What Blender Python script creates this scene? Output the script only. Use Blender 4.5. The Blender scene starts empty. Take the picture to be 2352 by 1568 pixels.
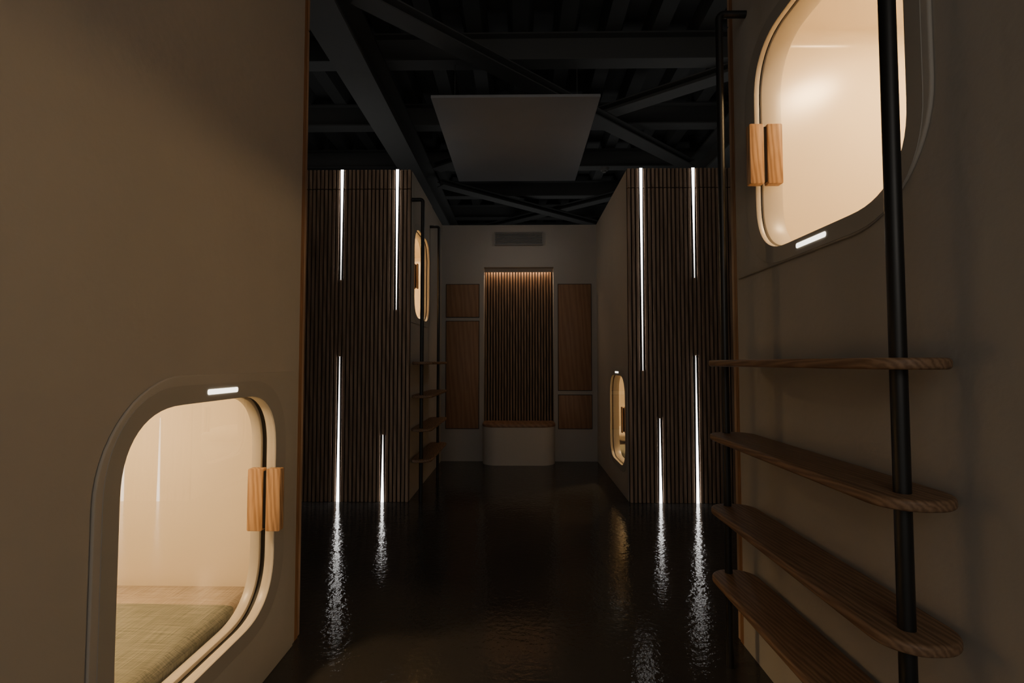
import bpy, bmesh, math, random
from mathutils import Vector, Matrix
random.seed(7)
scene = bpy.context.scene
COL = scene.collection

# ------------------------------------------------------------------ materials
def nt(name):
    m = bpy.data.materials.new(name); m.use_nodes = True
    n = m.node_tree; b = n.nodes["Principled BSDF"]
    return m, n, b
def setin(b, k, v):
    if k in b.inputs: b.inputs[k].default_value = v
def plaster(name, col, rough=.75, bump=.12, scale=35):
    m, n, b = nt(name); setin(b, "Roughness", rough); setin(b,"Specular IOR Level",.25)
    tc = n.nodes.new("ShaderNodeTexCoord")
    a = n.nodes.new("ShaderNodeTexNoise"); a.inputs["Scale"].default_value = scale; a.inputs["Detail"].default_value = 6
    c = n.nodes.new("ShaderNodeTexNoise"); c.inputs["Scale"].default_value = 1.6; c.inputs["Detail"].default_value = 4
    n.links.new(tc.outputs["Object"], a.inputs["Vector"]); n.links.new(tc.outputs["Object"], c.inputs["Vector"])
    r = n.nodes.new("ShaderNodeValToRGB")
    r.color_ramp.elements[0].position = .3; r.color_ramp.elements[1].position = .7
    r.color_ramp.elements[0].color = (col[0]*.95, col[1]*.95, col[2]*.95, 1)
    r.color_ramp.elements[1].color = (col[0]*1.04, col[1]*1.04, col[2]*1.04, 1)
    n.links.new(c.outputs["Fac"], r.inputs["Fac"]); n.links.new(r.outputs["Color"], b.inputs["Base Color"])
    bp = n.nodes.new("ShaderNodeBump"); bp.inputs["Strength"].default_value = bump; bp.inputs["Distance"].default_value = .01
    n.links.new(a.outputs["Fac"], bp.inputs["Height"]); n.links.new(bp.outputs["Normal"], b.inputs["Normal"])
    return m
def wood(name, dark, light, axis=2, rings=22, rough=.5, fine=60, dist=3.0):
    m, n, b = nt(name); setin(b, "Roughness", rough); setin(b,"Specular IOR Level",.3)
    tc = n.nodes.new("ShaderNodeTexCoord")
    oi = n.nodes.new("ShaderNodeObjectInfo")
    add = n.nodes.new("ShaderNodeVectorMath"); add.operation = 'ADD'
    n.links.new(tc.outputs["Object"], add.inputs[0])
    ml = n.nodes.new("ShaderNodeMath"); ml.operation='MULTIPLY'; ml.inputs[1].default_value = 13
    n.links.new(oi.outputs["Random"], ml.inputs[0]); n.links.new(ml.outputs[0], add.inputs[1])
    mp = n.nodes.new("ShaderNodeMapping"); sc = [1,1,1]; sc[axis] = .09
    mp.inputs["Scale"].default_value = sc
    n.links.new(add.outputs[0], mp.inputs["Vector"])
    w = n.nodes.new("ShaderNodeTexWave"); w.wave_type='BANDS'; w.bands_direction = 'DIAGONAL'
    w.inputs["Scale"].default_value = rings; w.inputs["Distortion"].default_value = dist*2; w.inputs["Detail"].default_value = 3
    w.inputs["Detail Scale"].default_value = 1.2
    n.links.new(mp.outputs[0], w.inputs["Vector"])
    f = n.nodes.new("ShaderNodeTexNoise"); f.inputs["Scale"].default_value = fine*2; f.inputs["Detail"].default_value = 5
    n.links.new(mp.outputs[0], f.inputs["Vector"])
    mx = n.nodes.new("ShaderNodeMath"); mx.operation='MULTIPLY_ADD'; mx.inputs[1].default_value=.5
    n.links.new(w.outputs["Fac"], mx.inputs[0])
    m2 = n.nodes.new("ShaderNodeMath"); m2.operation='MULTIPLY'; m2.inputs[1].default_value=.55
    n.links.new(f.outputs["Fac"], m2.inputs[0]); n.links.new(m2.outputs[0], mx.inputs[2])
    r = n.nodes.new("ShaderNodeValToRGB")
    r.color_ramp.elements[0].position=.15; r.color_ramp.elements[0].color=(*dark,1)
    r.color_ramp.elements[1].position=.85; r.color_ramp.elements[1].color=(*light,1)
    n.links.new(mx.outputs[0], r.inputs["Fac"]); n.links.new(r.outputs["Color"], b.inputs["Base Color"])
    bp = n.nodes.new("ShaderNodeBump"); bp.inputs["Strength"].default_value=.2; bp.inputs["Distance"].default_value=.002
    n.links.new(mx.outputs[0], bp.inputs["Height"]); n.links.new(bp.outputs["Normal"], b.inputs["Normal"])
    return m
def plain(name, col, rough=.5, metal=0, spec=.5, amp=.06):
    m, n, b = nt(name); b.inputs["Base Color"].default_value=(*col,1)
    setin(b,"Roughness",rough); setin(b,"Metallic",metal); setin(b,"Specular IOR Level",spec)
    tc = n.nodes.new("ShaderNodeTexCoord"); a = n.nodes.new("ShaderNodeTexNoise"); a.inputs["Scale"].default_value=9; a.inputs["Detail"].default_value=5
    n.links.new(tc.outputs["Object"], a.inputs["Vector"])
    r = n.nodes.new("ShaderNodeMapRange"); r.inputs[3].default_value=max(0,rough-amp); r.inputs[4].default_value=min(1,rough+amp)
    n.links.new(a.outputs["Fac"], r.inputs[0]); n.links.new(r.outputs[0], b.inputs["Roughness"])
    return m
def emis(name, col, s):
    m, n, b = nt(name); b.inputs["Base Color"].default_value=(*col,1)
    setin(b,"Emission Color",(*col,1)); setin(b,"Emission Strength",s); return m
def fabric(name, c1, c2):
    m, n, b = nt(name); setin(b,"Roughness",.95); setin(b,"Specular IOR Level",.1)
    tc = n.nodes.new("ShaderNodeTexCoord"); outs=[]
    for sc in ((8,330,60),(330,8,60)):
        mp = n.nodes.new("ShaderNodeMapping"); mp.inputs["Scale"].default_value=sc
        a = n.nodes.new("ShaderNodeTexNoise"); a.inputs["Scale"].default_value=1; a.inputs["Detail"].default_value=3
        n.links.new(tc.outputs["Object"], mp.inputs[0]); n.links.new(mp.outputs[0], a.inputs[0]); outs.append(a)
    s = n.nodes.new("ShaderNodeMath"); s.operation='ADD'
    n.links.new(outs[0].outputs["Fac"], s.inputs[0]); n.links.new(outs[1].outputs["Fac"], s.inputs[1])
    h = n.nodes.new("ShaderNodeMath"); h.operation='MULTIPLY'; h.inputs[1].default_value=.5
    n.links.new(s.outputs[0], h.inputs[0])
    r = n.nodes.new("ShaderNodeValToRGB"); r.color_ramp.elements[0].position=.38; r.color_ramp.elements[1].position=.62
    r.color_ramp.elements[0].color=(*c1,1); r.color_ramp.elements[1].color=(*c2,1)
    n.links.new(h.outputs[0], r.inputs[0]); n.links.new(r.outputs[0], b.inputs["Base Color"])
    bp = n.nodes.new("ShaderNodeBump"); bp.inputs["Strength"].default_value=.3; bp.inputs["Distance"].default_value=.001
    n.links.new(h.outputs[0], bp.inputs["Height"]); n.links.new(bp.outputs[0], b.inputs["Normal"])
    return m

M_WALL  = plaster("wall_plaster", (.42,.39,.345))
M_WALLB = plaster("end_wall_plaster", (.38,.355,.325))
M_BENCH = plaster("bench_plaster", (.47,.44,.40))
M_FLANGE= plaster("flange_grey", (.375,.35,.31), .6, .03)
M_CREAM = plain("cream_frame", (.66,.61,.53), .35)
M_LINER = plain("cream_liner", (.84,.755,.62), .24, amp=.01)
M_BLACK = plain("black_rubber", (.008,.008,.008), .6)
M_POLE  = plain("black_steel", (.010,.010,.010), .42)
M_STEEL = plain("painted_steel", (.11,.112,.11), .6)
M_DECK  = plain("deck_steel", (.08,.082,.081), .6)
M_PANEL = plaster("panel_grey", (.35,.348,.36), .7, .01)
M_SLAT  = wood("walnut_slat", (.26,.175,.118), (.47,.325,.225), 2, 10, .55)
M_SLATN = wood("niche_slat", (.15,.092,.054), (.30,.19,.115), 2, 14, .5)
M_BACKB = plain("dark_backing", (.025,.016,.011), .8)
M_STEP  = wood("step_oak", (.15,.088,.052), (.30,.185,.11), 1, 40, .5)
M_HANDLE= wood("handle_oak", (.32,.17,.075), (.62,.38,.20), 2, 36, .45)
M_CAB   = wood("cabinet_oak", (.23,.128,.073), (.31,.18,.105), 2, 12, .5)
M_SEAT  = wood("seat_oak", (.20,.115,.07), (.33,.20,.125), 1, 9, .5)
M_PLY   = wood("ply_edge", (.18,.09,.045), (.34,.18,.09), 2, 40, .6)
M_LED   = emis("led_white", (1,.98,.95), 8)
M_IND   = emis("indicator_white", (1,.93,.8), 3.5)
M_LAMP  = emis("bunk_lamp_warm", (1,.66,.32), 225)
M_NLAMP = emis("niche_lamp_warm", (1,.66,.40), 26)
M_MATT  = fabric("linen_beige", (.30,.25,.21), (.50,.43,.36))
M_GREEN = fabric("linen_green", (.15,.158,.13), (.31,.315,.26))
M_WHITE = fabric("pillow_linen", (.62,.56,.48), (.72,.66,.58))
M_GRILLE= plain("grille_grey", (.22,.21,.20), .5)
M_GLASS = bpy.data.materials.new("window_glass"); M_GLASS.use_nodes=True
n=M_GLASS.node_tree; n.nodes.clear()
o=n.nodes.new("ShaderNodeOutputMaterial"); mx=n.nodes.new("ShaderNodeMixShader")
t=n.nodes.new("ShaderNodeBsdfTransparent"); g=n.nodes.new("ShaderNodeBsdfGlossy"); g.inputs["Roughness"].default_value=.015
lw=n.nodes.new("ShaderNodeLayerWeight"); lw.inputs["Blend"].default_value=.5
pw=n.nodes.new("ShaderNodeMath"); pw.operation='POWER'; pw.inputs[1].default_value=4
ma=n.nodes.new("ShaderNodeMath"); ma.operation='MULTIPLY_ADD'; ma.inputs[1].default_value=.8; ma.inputs[2].default_value=.11
n.links.new(lw.outputs["Facing"],pw.inputs[0]); n.links.new(pw.outputs[0],ma.inputs[0])
n.links.new(ma.outputs[0],mx.inputs[0]); n.links.new(t.outputs[0],mx.inputs[1]); n.links.new(g.outputs[0],mx.inputs[2]); n.links.new(mx.outputs[0],o.inputs[0])
M_FLOOR, n, b = nt("polished_floor")
b.inputs["Base Color"].default_value=(.040,.038,.036,1); setin(b,"Specular IOR Level",.42)
tc=n.nodes.new("ShaderNodeTexCoord")
def nz(sc,det):
    a=n.nodes.new("ShaderNodeTexNoise"); a.inputs["Scale"].default_value=sc; a.inputs["Detail"].default_value=det
    n.links.new(tc.outputs["Object"],a.inputs[0]); return a
a=nz(40,3); c=nz(2.2,5); d=nz(14,2)
r=n.nodes.new("ShaderNodeMapRange"); r.inputs[1].default_value=.3; r.inputs[2].default_value=.7; r.inputs[3].default_value=.06; r.inputs[4].default_value=.11
n.links.new(c.outputs["Fac"],r.inputs[0]); n.links.new(r.outputs[0],b.inputs["Roughness"])
bp=n.nodes.new("ShaderNodeBump"); bp.inputs["Strength"].default_value=1; bp.inputs["Distance"].default_value=.0013
bp2=n.nodes.new("ShaderNodeBump"); bp2.inputs["Strength"].default_value=1; bp2.inputs["Distance"].default_value=.0010
n.links.new(a.outputs["Fac"],bp.inputs["Height"]); n.links.new(d.outputs["Fac"],bp2.inputs["Height"])
n.links.new(bp2.outputs[0],bp.inputs["Normal"]); n.links.new(bp.outputs[0],b.inputs["Normal"])

# ------------------------------------------------------------------ geometry helpers
WL={}
def finish(bm, name, mat, parent=None, smooth=30):
    bmesh.ops.recalc_face_normals(bm, faces=bm.faces[:])
    xs=[v.co for v in bm.verts]
    lo=Vector((min(v.x for v in xs),min(v.y for v in xs),min(v.z for v in xs)))
    hi=Vector((max(v.x for v in xs),max(v.y for v in xs),max(v.z for v in xs)))
    org=Vector(((lo.x+hi.x)/2,(lo.y+hi.y)/2,lo.z))
    bmesh.ops.translate(bm, verts=bm.verts[:], vec=-org)
    me=bpy.data.meshes.new(name); bm.to_mesh(me); bm.free()
    me.materials.append(mat)
    if smooth:
        for p in me.polygons: p.use_smooth=True
        me.set_sharp_from_angle(angle=math.radians(smooth))
    ob=bpy.data.objects.new(name, me); COL.objects.link(ob)
    if parent:
        ob.parent=parent; ob.location=org-WL[parent.name]
    else: ob.location=org
    WL[ob.name]=org
    return ob
def empty(name, loc, label, cat, group=None):
    e=bpy.data.objects.new(name,None); e.empty_display_size=.1; e.location=loc; COL.objects.link(e)
    WL[e.name]=Vector(loc); e["label"]=label; e["category"]=cat
    if group: e["group"]=group
    return e
def tag(o,label=None,cat=None,group=None,kind=None):
    if label:o["label"]=label
    if cat:o["category"]=cat
    if group:o["group"]=group
    if kind:o["kind"]=kind
    return o
def addbox(bm,x0,x1,y0,y1,z0,z1,bev=0,seg=2):
    r=bmesh.ops.create_cube(bm,size=1)
    vs=r["verts"]
    for v in vs:
        v.co=Vector(((x0+x1)/2+v.co.x*(x1-x0),(y0+y1)/2+v.co.y*(y1-y0),(z0+z1)/2+v.co.z*(z1-z0)))
    if bev:
        es=list({e for v in vs for e in v.link_edges})
        bmesh.ops.bevel(bm,geom=es,offset=bev,segments=seg,profile=.5,affect='EDGES')
def box(name,mat,x0,x1,y0,y1,z0,z1,bev=0,parent=None,seg=2):
    bm=bmesh.new(); addbox(bm,x0,x1,y0,y1,z0,z1,bev,seg); return finish(bm,name,mat,parent)
def rrect(a0,a1,b0,b1,r,n=12,p=2.0):
    pts=[]
    for (ca,cb,st) in ((a1-r,b1-r,0),(a0+r,b1-r,90),(a0+r,b0+r,180),(a1-r,b0+r,270)):
        for i in range(n+1):
            t=math.radians(st+90*i/n); c_,s_=math.cos(t),math.sin(t)
            if abs(c_)<1e-9:c_=0
            if abs(s_)<1e-9:s_=0
            pts.append((ca+r*math.copysign(abs(c_)**(2/p),c_), cb+r*math.copysign(abs(s_)**(2/p),s_)))
    return pts
def corner_rect(a0,a1,b0,b1,r,which,n=14):
    C={'pp':(a1,b1,0),'np':(a0,b1,90),'nn':(a0,b0,180),'pn':(a1,b0,270)}
    pts=[]
    for k in ('pp','np','nn','pn'):
        A,B,st=C[k]
        if k in which:
            ca=A-r if A==a1 else A+r; cb=B-r if B==b1 else B+r
            for i in range(n+1):
                t=math.radians(st+90*i/n); pts.append((ca+r*math.cos(t),cb+r*math.sin(t)))
        else: pts.append((A,B))
    return pts
def extrude(name,mat,outer,holes,c0,c1,mapf,parent=None,bev=0,ring=False,seg=2,smooth=30):
    bm=bmesh.new()
    def loop(pts): return [bm.verts.new((p[0],p[1],0)) for p in pts]
    if ring:
        A=loop(outer);B=loop(holes[0]);N=len(A)
        for i in range(N): bm.faces.new((A[i],A[(i+1)%N],B[(i+1)%N],B[i]))
    elif not holes:
        bm.faces.new(loop(outer))
    else:
        es=[]
        for pts in [outer]+holes:
            L=loop(pts)
            for i in range(len(L)): es.append(bm.edges.new((L[i],L[(i+1)%len(L)])))
        bmesh.ops.triangle_fill(bm,use_beauty=True,use_dissolve=False,edges=es)
    r=bmesh.ops.extrude_face_region(bm,geom=bm.faces[:])
    nv=[g for g in r["geom"] if isinstance(g,bmesh.types.BMVert)]
    for v in nv: v.co.z=1
    bmesh.ops.recalc_face_normals(bm,faces=bm.faces[:])
    for v in bm.verts: v.co.z=c0+(c1-c0)*v.co.z
    bm.normal_update()
    if bev:
        es=[]
        for e in bm.edges:
            if len(e.link_faces)==2:
                zs=sorted(abs(f.normal.z) for f in e.link_faces)
                if zs[0]<.2 and zs[1]>.8: es.append(e)
        bmesh.ops.bevel(bm,geom=es,offset=bev,segments=seg,profile=.5,affect='EDGES')
    for v in bm.verts: v.co=Vector(mapf(v.co.x,v.co.y,v.co.z))
    return finish(bm,name,mat,parent,smooth)
def side(s): return lambda a,b,c:(s*c,a,b)
def flat(a,b,c): return (a,b,c)
def front(a,b,c): return (a,c,b)
def tube(bm,pts,r,seg=16):
    rings=[]
    for i,p in enumerate(pts):
        p=Vector(p)
        if i==0:d=(Vector(pts[1])-p)
        elif i==len(pts)-1:d=p-Vector(pts[i-1])
        else:d=((Vector(pts[i+1])-p).normalized()+(p-Vector(pts[i-1])).normalized())
        d.normalize()
        up=Vector((0,1,0)) if abs(d.y)<.9 else Vector((1,0,0))
        u=d.cross(up).normalized(); w=d.cross(u).normalized()
        rings.append([bm.verts.new(p+u*r*math.cos(2*math.pi*k/seg)+w*r*math.sin(2*math.pi*k/seg)) for k in range(seg)])
    for A,B in zip(rings,rings[1:]):
        for k in range(seg): bm.faces.new((A[k],A[(k+1)%seg],B[(k+1)%seg],B[k]))
    bm.faces.new(rings[0]); bm.faces.new(rings[-1])

H=2.67
# ------------------------------------------------------------------ room shell
tag(box("floor",M_FLOOR,-5,5,-2.5,12,-.1,0),kind="structure")
tag(box("wall_left",M_WALLB,-5.1,-5,-2.5,12,0,4.3),kind="structure")
tag(box("wall_right",M_WALLB,5,5.1,-2.5,12,0,4.3),kind="structure")
tag(box("wall_far",M_WALLB,-5.1,5.1,12,12.1,0,4.3),kind="structure")
bm=bmesh.new(); prof=[]; x=-5.1; P=.42
while x<5.1:
    prof+= [(x,4.12),(x+.14,4.12),(x+.19,4.24),(x+.37,4.24)]; x+=P
prof.append((x,4.12))
va=[bm.verts.new((p[0],-2.5,p[1])) for p in prof]; vb=[bm.verts.new((p[0],12.1,p[1])) for p in prof]
vc=[bm.verts.new((p[0],-2.5,4.34)) for p in prof]; vd=[bm.verts.new((p[0],12.1,4.34)) for p in prof]
for i in range(len(prof)-1):
    bm.faces.new((va[i],va[i+1],vb[i+1],vb[i])); bm.faces.new((vc[i],vc[i+1],vd[i+1],vd[i]))
    bm.faces.new((va[i],va[i+1],vc[i+1],vc[i])); bm.faces.new((vb[i],vb[i+1],vd[i+1],vd[i]))
tag(finish(bm,"ceiling",M_DECK,smooth=0),kind="structure")

def ibeam(name,p0,p1,w,h,t,label,group):
    p0=Vector(p0);p1=Vector(p1);d=(p1-p0); L=d.length; d.normalize(); u=Vector((0,0,1)); s=d.cross(u).normalized()
    bm=bmesh.new()
    for (a0,a1,b0,b1) in ((-w/2,w/2,0,t),(-w/2,w/2,h-t,h),(-t/2,t/2,t,h-t)):
        vs=[]
        for l in (0,L):
            for (a,b) in ((a0,b0),(a1,b0),(a1,b1),(a0,b1)): vs.append(bm.verts.new(p0+d*l+s*a+u*b))
        for f in ((0,1,2,3),(4,5,6,7),(0,1,5,4),(1,2,6,5),(2,3,7,6),(3,0,4,7)): bm.faces.new([vs[i] for i in f])
    o=finish(bm,name,M_STEEL,smooth=0)
    return tag(o,label,"beam",group)
ibeam("steel_girder",(-1.37,-2.5,3.5),(-1.37,12,3.5),.28,.362,.025,"dark painted steel I-section roof girder","main roof girders")
ibeam("steel_girder",(2.45,-2.5,3.5),(2.45,12,3.5),.28,.362,.025,"dark painted steel I-section roof girder","main roof girders")
for y in (0.8,2.06,3.32,4.57,5.83,7.09,8.34,9.6,10.85):
    ibeam("steel_purlin",(-4.99,y,3.862),(4.99,y,3.862),.16,.256,.015,"dark steel cross beam under corrugated roof deck","roof cross beams")
def brace(ax,ay,bx,by,zz):
    ibeam("diagonal_brace",(ax,ay,zz),(bx,by,zz),.17,.085,.012,"dark steel diagonal roof brace between girders","roof diagonal braces")
def clipb(ax,ay,bx,by,x0,x1,zz):
    m=(by-ay)/(bx-ax)
    brace(x0,ay+m*(x0-ax),x1,ay+m*(x1-ax),zz)
for (ax,ay,bx,by) in ((-1.35,3.27,2.4,6.78),(2.4,4.32,-1.35,7.05),(-1.35,7.1,2.4,10.3),(2.4,7.4,-1.35,10.6),(-1.35,-.4,2.4,3.2),(2.4,.2,-1.35,3.1)):
    clipb(ax,ay,bx,by,-1.16,2.24,3.68 if ax<0 else 3.775)
for sx in (-1,1):
    for (y0,y1) in ((3.3,6.9),(7.3,10.6)):
        xa=-1.58 if sx<0 else 2.68
        brace(xa,y0,sx*4.9,y1,3.776)

e=empty("ceiling_panel",(-.035,5.07,3.3),"grey rectangular acoustic panel suspended under the roof","ceiling panel")
box("panel_board",M_PANEL,-.74,.67,4.10,6.04,3.30,3.325,.004,e)
for (x,y,zt) in ((-.6,4.57,3.864),(.53,4.57,3.864),(-.6,5.83,3.864),(.53,5.83,3.864)):
    bm=bmesh.new(); tube(bm,[(x,y,3.32),(x,y,zt)],.003,8); finish(bm,"suspension_wire",M_STEEL,e)
e=empty("smoke_detector",(1.2,7.09,3.80),"small round smoke detector under a steel beam","smoke detector")
bm=bmesh.new(); bmesh.ops.create_cone(bm,cap_ends=True,segments=24,radius1=.05,radius2=.07,depth=.035,matrix=Matrix.Translation((1.2,7.09,3.8445))); finish(bm,"detector_base",M_GRILLE,e)
bm=bmesh.new(); bmesh.ops.create_cone(bm,cap_ends=True,segments=24,radius1=.025,radius2=.035,depth=.025,matrix=Matrix.Translation((1.2,7.09,3.8145))); finish(bm,"detector_sensor",M_GRILLE,e)

# ------------------------------------------------------------------ end wall with niche
xl,xr=-.408,.383
tag(box("wall_back_left",M_WALLB,-.92,xl,5.70,5.88,0,H),kind="structure")
tag(box("wall_back_right",M_WALLB,xr,.92,5.70,5.88,0,H),kind="structure")
tag(box("wall_back_top",M_WALLB,xl,xr,5.70,5.88,2.186,H),kind="structure")
e=empty("slatted_wall_panel",((xl+xr)/2,5.88,0),"brown vertical wood slat panel lining the seating niche","wall panel")
box("backing_board",M_BACKB,xl,xr,5.878,5.90,0,2.186,0,e)
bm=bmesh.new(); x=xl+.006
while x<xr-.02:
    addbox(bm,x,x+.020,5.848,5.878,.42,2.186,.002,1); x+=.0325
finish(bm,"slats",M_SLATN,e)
e=empty("niche_light",(0,5.79,2.16),"warm linear light at the top of the niche","light")
box("light_housing",M_GRILLE,xl+.02,xr-.02,5.78,5.845,2.178,2.186,0,e)
box("light_diffuser",M_NLAMP,xl+.03,xr-.03,5.808,5.836,2.174,2.178,0,e)
box("light_baffle",M_WALLB,xl+.002,xr-.002,5.775,5.785,2.142,2.186,0,e)
e=empty("bench",(-.012,5.6,0),"built-in niche bench with pale rounded base and wood seat","bench")
cx0,cx1=-.408,.385
def benchshape(g,y0):
    return corner_rect(cx0-g,cx1+g,y0-g,5.698,.16,('nn','pn'),14)
extrude("bench_base",M_BENCH,benchshape(0,5.46),[],0,.405,flat,e)
extrude("seat",M_SEAT,benchshape(.006,5.46),[],.405,.437,flat,e,bev=.008)
xs=[cx0+.003+i*(cx1-cx0-.006)/6 for i in range(7)]
bm=bmesh.new()
for i,(a,b_) in enumerate(zip(xs,xs[1:])):
    addbox(bm,a+.003,b_-.003,5.58 if i in (0,5) else 5.475,5.697,.4375,.442,.001,1)
finish(bm,"seat_planks",M_SEAT,e)
box("seat_back_section",M_SEAT,xl+.002,xr-.002,5.70,5.846,.38,.437,0,e)
for i,(x0,x1,z0,z1,lab) in enumerate(((-.835,-.462,1.616,1.99,"small square flush oak cabinet door in pale wall"),(-.835,-.462,.363,1.572,"tall flush oak cabinet door in pale wall"),
                        (.432,.806,.79,1.99,"tall flush oak cabinet door in pale wall"),(.432,.808,.363,.741,"small square flush oak cabinet door in pale wall"))):
    e=empty("wall_cabinet",((x0+x1)/2,5.7,z0),lab,"cabinet","flush wall cabinets")
    bm=bmesh.new(); addbox(bm,x0-.004,x1+.004,5.697,5.70,z0-.004,z1+.004); finish(bm,"shadow_gap",M_BLACK,e)
    box("door",M_CAB,x0+.003,x1-.003,5.690,5.697,z0+.003,z1-.003,.001,e)
e=empty("air_vent",(-.012,5.69,2.437),"grey louvred rectangular ventilation grille on pale wall","air vent")
gx0,gx1,gz0,gz1=-.29,.265,2.437,2.589
extrude("vent_frame",M_GRILLE,rrect(gx0,gx1,gz0,gz1,.003,2),[rrect(gx0+.012,gx1-.012,gz0+.012,gz1-.012,.002,2)],5.682,5.70,front,e,ring=True)
box("vent_back",M_BLACK,gx0+.012,gx1-.012,5.695,5.699,gz0+.012,gz1-.012,0,e)
bm=bmesh.new()
for i in range(8):
    z=gz0+.016+i*.0158
    vs=[bm.verts.new(c) for c in ((gx0+.012,5.684,z),(gx1-.012,5.684,z),(gx1-.012,5.694,z+.009),(gx0+.012,5.694,z+.009),(gx0+.012,5.684,z+.008),(gx1-.012,5.684,z+.008),(gx1-.012,5.694,z+.015),(gx0+.012,5.694,z+.015))]
    for f in ((0,1,2,3),(4,5,6,7),(0,1,5,4),(2,3,7,6),(1,2,6,5),(3,0,4,7)): bm.faces.new([vs[k] for k in f])
finish(bm,"louvres",M_GRILLE,e,smooth=0)

# ------------------------------------------------------------------ sleeping pods
XO=2.75
def pod(s,xw,y0,y1,aisle,level,proud,rings,leds,label,lamp_y):
    e=empty("sleeping_pod",(s*(xw+XO)/2,(y0+y1)/2,0),label,"sleeping pod","capsule sleeping pods")
    far = aisle>0
    if far: wy0,wy1=1.115,1.83
    else:   wy0,wy1=4.17,4.86
    wz0,wz1=(.235,.99) if level=='low' else (1.485,2.25)
    S=side(s); PW=2.5
    op=rrect(wy0,wy1,wz0,wz1,.205,14,PW)
    op2=rrect(wy0-.02,wy1+.02,wz0-.02,wz1+.02,.225,14,PW)
    extrude("corridor_wall",M_WALL,[(y0,0),(y1,0),(y1,H),(y0,H)],[op2],xw,xw+.05,S,e)
    bm=bmesh.new()
    X=lambda a,b:(min(s*a,s*b),max(s*a,s*b))
    a,b_=X(xw+.05,XO); addbox(bm,a,b_,y0,y1,H-.04,H)
    a,b_=X(XO-.04,XO); addbox(bm,a,b_,y0,y1,0,H-.04)
    a,b_=X(xw+.05,XO-.04); addbox(bm,a,b_,y0,y0+.03,0,H-.04); addbox(bm,a,b_,y1-.03,y1,0,H-.04)
    finish(bm,"body",M_WALL,e,smooth=0)
    if far:
        pa0,pa1=(1.05,2.0); wh='np' if level=='low' else 'nn'
    else:
        pa0,pa1=(4.075,5.0); wh='pp' if level=='low' else 'pn'
    pb0,pb1=(0.0,1.067) if level=='low' else (1.43,H)
    extrude("front_panel",M_WALL,corner_rect(pa0,pa1,pb0,pb1,.27,(wh,)),[op2],xw-proud,xw,S,e,bev=proud*.45,seg=3,smooth=50)
    xp=xw-proud
    fy0,fy1=(wy0-.045,wy1+.075) if far else (wy0-.075,wy1+.045)
    extrude("window_flange",M_FLANGE,rrect(fy0,fy1,wz0-.05,wz1+.05,.25,14,2.3),[op],xp-.002,xp,S,e,ring=True)
    r1,r2,r3=rings
    extrude("window_frame",M_CREAM,op2,[op],xp,xp+r1,S,e,ring=True,bev=.002)
    extrude("rubber_seal",M_BLACK,op2,[rrect(wy0-.008,wy1+.008,wz0-.008,wz1+.008,.213,14,PW)],xp+r1,xp+r1+r2,S,e,ring=True)
    extrude("window_lining",M_CREAM,op2,[rrect(wy0+.004,wy1-.004,wz0+.004,wz1-.004,.201,14,PW)],xp+r1+r2,xp+r3,S,e,ring=True,bev=.004)
    lx0,lx1=xw+.052,xw+1.22
    ly0,ly1=y0+.05,y1-.06
    lz0,lz1=(.05,1.2) if level=='low' else (1.3,2.39)
    bm=bmesh.new(); a,b_=X(lx0,lx1); addbox(bm,a,b_,ly0,ly1,lz0,lz1,.05,6)
    kill=[f for f in bm.faces if f.calc_area()>.5 and (f.calc_center_median().x*s)<lx0+.01]
    bmesh.ops.delete(bm,geom=kill,context='FACES')
    finish(bm,"interior_lining",M_LINER,e,smooth=60)
    if level=='low':
        g=rrect(wy0-.005,wy1+.005,wz0-.005,wz1+.005,.208,14,PW)
        xg=xp+.004
        bm=bmesh.new(); bm.faces.new([bm.verts.new((s*xg,p[0],p[1])) for p in g])
        finish(bm,"window_glass",M_GLASS,e,smooth=0)
    hz=(wz0+wz1)/2+ (.012 if level=='low' else -.032)
    hl=Vector((s*xp,1.76 if far else 4.24,hz))
    hd=bpy.data.objects.new("door_handle",None); COL.objects.link(hd); hd.empty_display_size=.05
    hd.parent=e; hd.location=hl-WL[e.name]; WL[hd.name]=hl
    yh=hl.y; ya,yb=(yh,yh+.03)
    outp=.050 if far else .012
    inp=.062 if far else .022
    for (c0,c1) in ((xp-outp-.003,xp-.003),(xp+.009,xp+inp)):
        pts=rrect(c0,c1,hz-.107,hz+.107,.005,5)
        extrude("grip",M_HANDLE,[(s*p[0],p[1]) for p in pts],[],ya,yb,front,hd,bev=.002)
    box("handle_mount",M_BLACK,min(s*(xp-.005),s*(xp+.011)),max(s*(xp-.005),s*(xp+.011)),ya+.006,yb-.004,hz-.098,hz+.098,0,hd)
    i0,i1=(1.42,1.572) if far else (4.43,4.58)
    iz=wz1+.027 if level=='low' else wz0-.022
    extrude("indicator_light",M_IND,rrect(i0,i1,iz-.0075,iz+.0075,.0055,4),[],xp-.0035,xp-.002,S,e)
    bm=bmesh.new(); bmesh.ops.create_cone(bm,cap_ends=True,segments=32,radius1=.075,radius2=.085,depth=.02,matrix=Matrix.Translation((s*(xw+.60),lamp_y,lz1-.012)))
    finish(bm,"bunk_lamp",M_LAMP,e)
    if far: b0,b1=(y1,y1+.03); ys=(y1+.03,y1+.055)
    else:   ys=(y0-.04,y0-.015); b0,b1=(y0-.015,y0)
    a,b_=X(xw,XO); box("cladding_board",M_BACKB if not far else M_PLY,a,b_,b0,b1,0,H,0,e)
    bm=bmesh.new(); x=xw+.002; k=0
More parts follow.
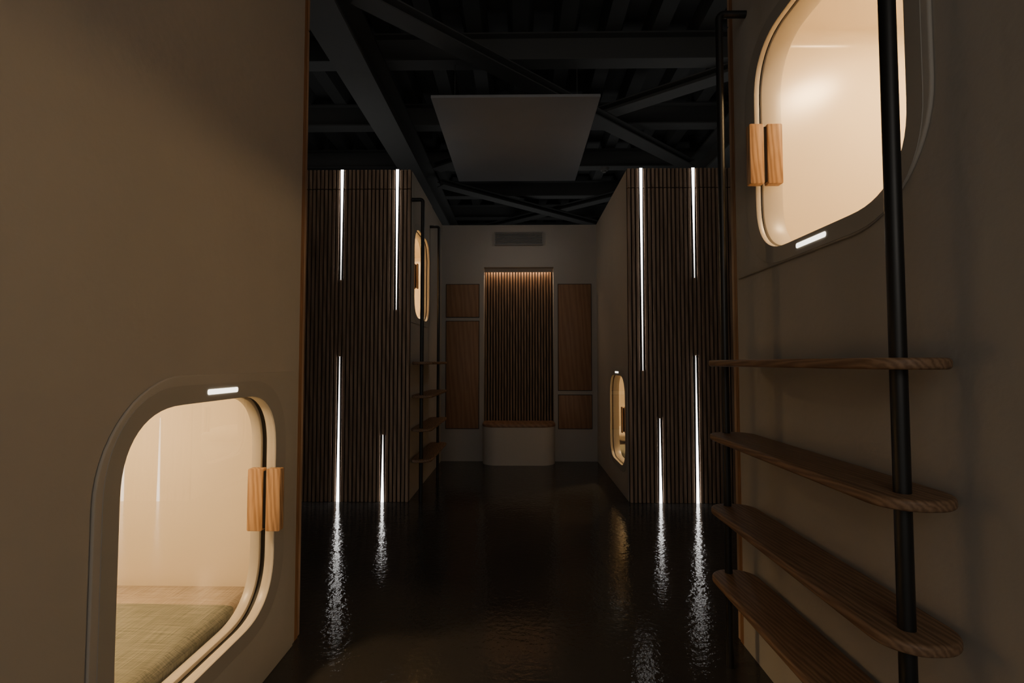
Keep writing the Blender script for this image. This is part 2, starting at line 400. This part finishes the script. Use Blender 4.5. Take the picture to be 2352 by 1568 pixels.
    while x<XO-.02:
        near=[l for l in leds if abs(l[0]-(x+.010))<.0163]
        dy=random.uniform(-.002,.002)
        def piece(z0,z1):
            if z1-z0<.02: return
            q=X(x,x+.0215); addbox(bm,q[0],q[1],ys[0]+(dy if not far else 0),ys[1]+(dy if far else 0),z0,z1,.002,1)
        segs=[(0,2.507),(2.513,H)]
        for l in near:
            ns=[]
            for (z0,z1) in segs:
                if l[2]<=z0 or l[1]>=z1: ns.append((z0,z1)); continue
                if l[1]>z0: ns.append((z0,l[1]))
                if l[2]<z1: ns.append((l[2],z1))
            segs=ns
        for q in segs: piece(*q)
        x+=.0322
    finish(bm,"slatted_cladding",M_SLAT,e)
    for (lx,z0,z1,tip) in leds:
        kx=round((lx-.010-(xw+.002))/.0322); cx=xw+.002+kx*.0322+.010
        wt,wb=(.011,.0008)
        w0,w1=(wt,wb) if tip=='top' else (wb,wt)
        pts=[(cx-w0,z0),(cx+w0,z0),(cx+w1,z1),(cx-w1,z1)]
        if far: q0,q1=ys[1]-.001,ys[1]+.003
        else: q0,q1=ys[0]-.003,ys[0]+.001
        extrude("led_strip",M_LED,[(s*p[0],p[1]) for p in pts],[],q0,q1,front,e)
        m0,m1=(ys[0],q0) if far else (q1,ys[1])
        box("led_channel",M_BACKB,min(s*(cx-.010),s*(cx+.010)),max(s*(cx-.010),s*(cx+.010)),m0,m1,z0,z1,0,e)
    return e
nl=pod(-1,.893,-.2,2.03,1,'low',.008,(.032,.018,.085),[(1.445,0,1.15,'top'),(1.2,1.6,H,'bot')],"near-white capsule pod with lit lower bunk window",1.35)
nr=pod( 1,.873,-.2,2.03,1,'up',.010,(.016,.006,.095),[(1.40,0,1.15,'top'),(1.1,1.2,H,'bot')],"near-white capsule pod with lit upper bunk window",1.48)
fl=pod(-1,.885,4.07,6.25,-1,'up',.006,(.02,.008,.085),[(1.445,1.77,H,'bot'),(1.445,0,1.15,'top'),(1.004,1.527,H,'bot'),(1.087,0,.527,'top'),(1.80,0,.5,'top')],"capsule pod with slatted walnut end and lit upper window",5.2)
frp=pod( 1,.868,4.07,6.25,-1,'low',.006,(.02,.008,.085),[(.990,1.04,H,'bot'),(1.395,1.78,H,'bot'),(1.405,0,1.156,'top'),(1.10,0,.66,'top')],"capsule pod with slatted walnut end and lit lower window",5.2)

# bedding
def cushion(name,mat,x0,x1,y0,y1,z0,z1,bev,label,cat,noise=.004,group=None,flatk=.5):
    bm=bmesh.new(); addbox(bm,x0,x1,y0,y1,z0,z1)
    bmesh.ops.subdivide_edges(bm,edges=bm.edges[:],cuts=40,use_grid_fill=True)
    cx,cy,cz=(x0+x1)/2,(y0+y1)/2,(z0+z1)/2
    for v in bm.verts:
        u=(v.co.x-cx)/((x1-x0)/2); w=(v.co.y-cy)/((y1-y0)/2); t=(v.co.z-cz)/((z1-z0)/2)
        rx=bev/((x1-x0)/2); ry=bev/((y1-y0)/2)
        fx=max(0,(abs(u)-(1-rx))/rx); fy=max(0,(abs(w)-(1-ry))/ry)
        d=min(1,math.sqrt(fx*fx+fy*fy))
        v.co.z=cz+(z1-z0)/2*t*(math.sqrt(max(0,1-d*d))*(1-flatk)+flatk)
        if fx>0 and fy>0 and math.hypot(fx,fy)>1:
            h=math.hypot(fx,fy); v.co.x=cx+math.copysign((1-rx+rx*fx/h),u)*(x1-x0)/2; v.co.y=cy+math.copysign((1-ry+ry*fy/h),w)*(y1-y0)/2
        if t>0: v.co.z+=noise*(math.sin(v.co.x*13+v.co.y*7)+math.sin(v.co.y*17-v.co.x*5))*.5*(1-d)
    o=finish(bm,name,mat,None,60)
    return tag(o,label,cat,group)
cushion("mattress",M_MATT,-2.08,-.985,-.1,1.968,.06,.262,.06,"beige linen mattress inside the lit lower bunk","mattress",0)
cushion("blanket",M_GREEN,-2.07,-.975,-.08,1.785,.18,.280,.055,"grey-green woven blanket spread over the mattress","blanket",.004)
cushion("mattress",M_MATT,.965,2.05,4.14,6.12,.06,.245,.05,"beige linen mattress inside the pod bunk","mattress",0)
cushion("blanket",M_GREEN,.958,2.04,4.16,5.3,.20,.256,.03,"grey-green woven blanket spread over the mattress","blanket",.003)
def pillow(x0,x1,y0,y1,z0,z1,label):
    bm=bmesh.new(); N=18
    V={}
    for sgn in (1,-1):
        for i in range(N+1):
            for j in range(N+1):
                u=i/N*2-1; w=j/N*2-1
                edge=(1-abs(u)**3.2)*(1-abs(w)**3.2)
                if sgn<0 and edge<1e-6: V[(sgn,i,j)]=V[(1,i,j)]; continue
                h=max(0,edge)**.45
                px=(x0+x1)/2+u*(x1-x0)/2*(1-.05*(1-abs(w))) ; py=(y0+y1)/2+w*(y1-y0)/2*(1-.05*(1-abs(u)))
                V[(sgn,i,j)]=bm.verts.new((px,py,(z0+z1)/2+sgn*h*(z1-z0)/2+ .004*math.sin(9*u+7*w)*h))
        for i in range(N):
            for j in range(N):
                try: bm.faces.new((V[(sgn,i,j)],V[(sgn,i+1,j)],V[(sgn,i+1,j+1)],V[(sgn,i,j+1)]))
                except ValueError: pass
    return tag(finish(bm,"pillow",M_WHITE,None,80),label,"pillow")
pillow(1.0,1.6,5.3,5.75,.252,.42,"plump off-white pillow on the lower bunk mattress")

# ------------------------------------------------------------------ ladders
def ladder(s,xp,xin,xout,xwall,ya,yb,ys0,ys1,label):
    e=empty("ladder",(s*xp,(ya+yb)/2,0),label,"ladder","pod ladders")
    r=.0155
    for y in (ya,yb):
        bm=bmesh.new()
        R=.02; pts=[(s*xp,y,0)]
        pts+=[(s*xp,y,2.43-R)]
        for k in range(1,6):
            t=math.radians(90*k/5); pts.append((s*(xp+R-R*math.cos(t)),y,2.43-R+R*math.sin(t)))
        pts.append((s*xwall,y,2.43)); tube(bm,pts,r if y==ya else .0135,20); finish(bm,"pole",M_POLE,e,40)
    for zc in (1.10,.832,.567,.325):
        R=.075; pts=rrect(xin,xout,ys0,ys1,R,10)
        pts=[(s*p[0],p[1]) for p in pts]
        extrude("step",M_STEP,pts,[],zc-.0130,zc+.0100,flat,e,bev=.0075,seg=4)
    return e
ladder(1,.762,.692,.856,.863,1.03,1.89,.965,1.925,"black steel ladder with four rounded oak steps")
ladder(-1,.790,.702,.870,.879,4.06,4.88,4.0,4.93,"black steel ladder with four rounded oak steps")

# ------------------------------------------------------------------ lights
def area(name,loc,rot,sx,sy,power,col):
    l=bpy.data.lights.new(name,'AREA'); l.shape='RECTANGLE'; l.size=sx; l.size_y=sy; l.energy=power; l.color=col
    o=bpy.data.objects.new(name,l); COL.objects.link(o); o.location=loc; o.rotation_euler=rot; return o
for sx in (-1,1):
    for y in (.9,5.2):
        area("ceiling_fill",(sx*1.9,y,2.72),(math.pi,0,0),1.4,1.6,1.7,(1,.99,.96))  # added fill on the pod tops, hidden from view, brightens the ceiling
    l=bpy.data.lights.new("wall_fill_spot",'SPOT'); l.energy=9; l.spot_size=math.radians(110); l.spot_blend=1; l.shadow_soft_size=.12; l.color=(1,.95,.87)  # invented spot above the pods, added to lift the far corridor walls
    o=bpy.data.objects.new("wall_fill_spot",l); COL.objects.link(o); o.location=(sx*1.0,4.9,2.86)
    o.rotation_euler=(Vector((-sx*.87,4.9,1.2))-o.location).to_track_quat('-Z','Y').to_euler()
area("ceiling_fill",(.4,8.2,2.3),(math.pi,0,0),3.0,1.6,5,(1,.99,.96))  # extra unseen fill behind the end wall for the rear roof steel
area("corridor_fill",(0,-2.3,2.3),(math.radians(72),0,0),1.7,1.0,12,(1,.90,.79))  # added fill behind the camera for the corridor, no actual fixture

# ------------------------------------------------------------------ world, camera
w=bpy.data.worlds.new("World"); scene.world=w; w.use_nodes=True
bg=w.node_tree.nodes["Background"]; bg.inputs[0].default_value=(1,.92,.82,1); bg.inputs[1].default_value=.33
cam=bpy.data.cameras.new("Camera"); co=bpy.data.objects.new("Camera",cam); COL.objects.link(co)
cam.sensor_width=36; cam.lens=36*1160/2352; cam.clip_start=.02
co.location=(0,0,1.1); co.rotation_euler=(math.radians(90+2.42),0,math.radians(.89))
scene.camera=co
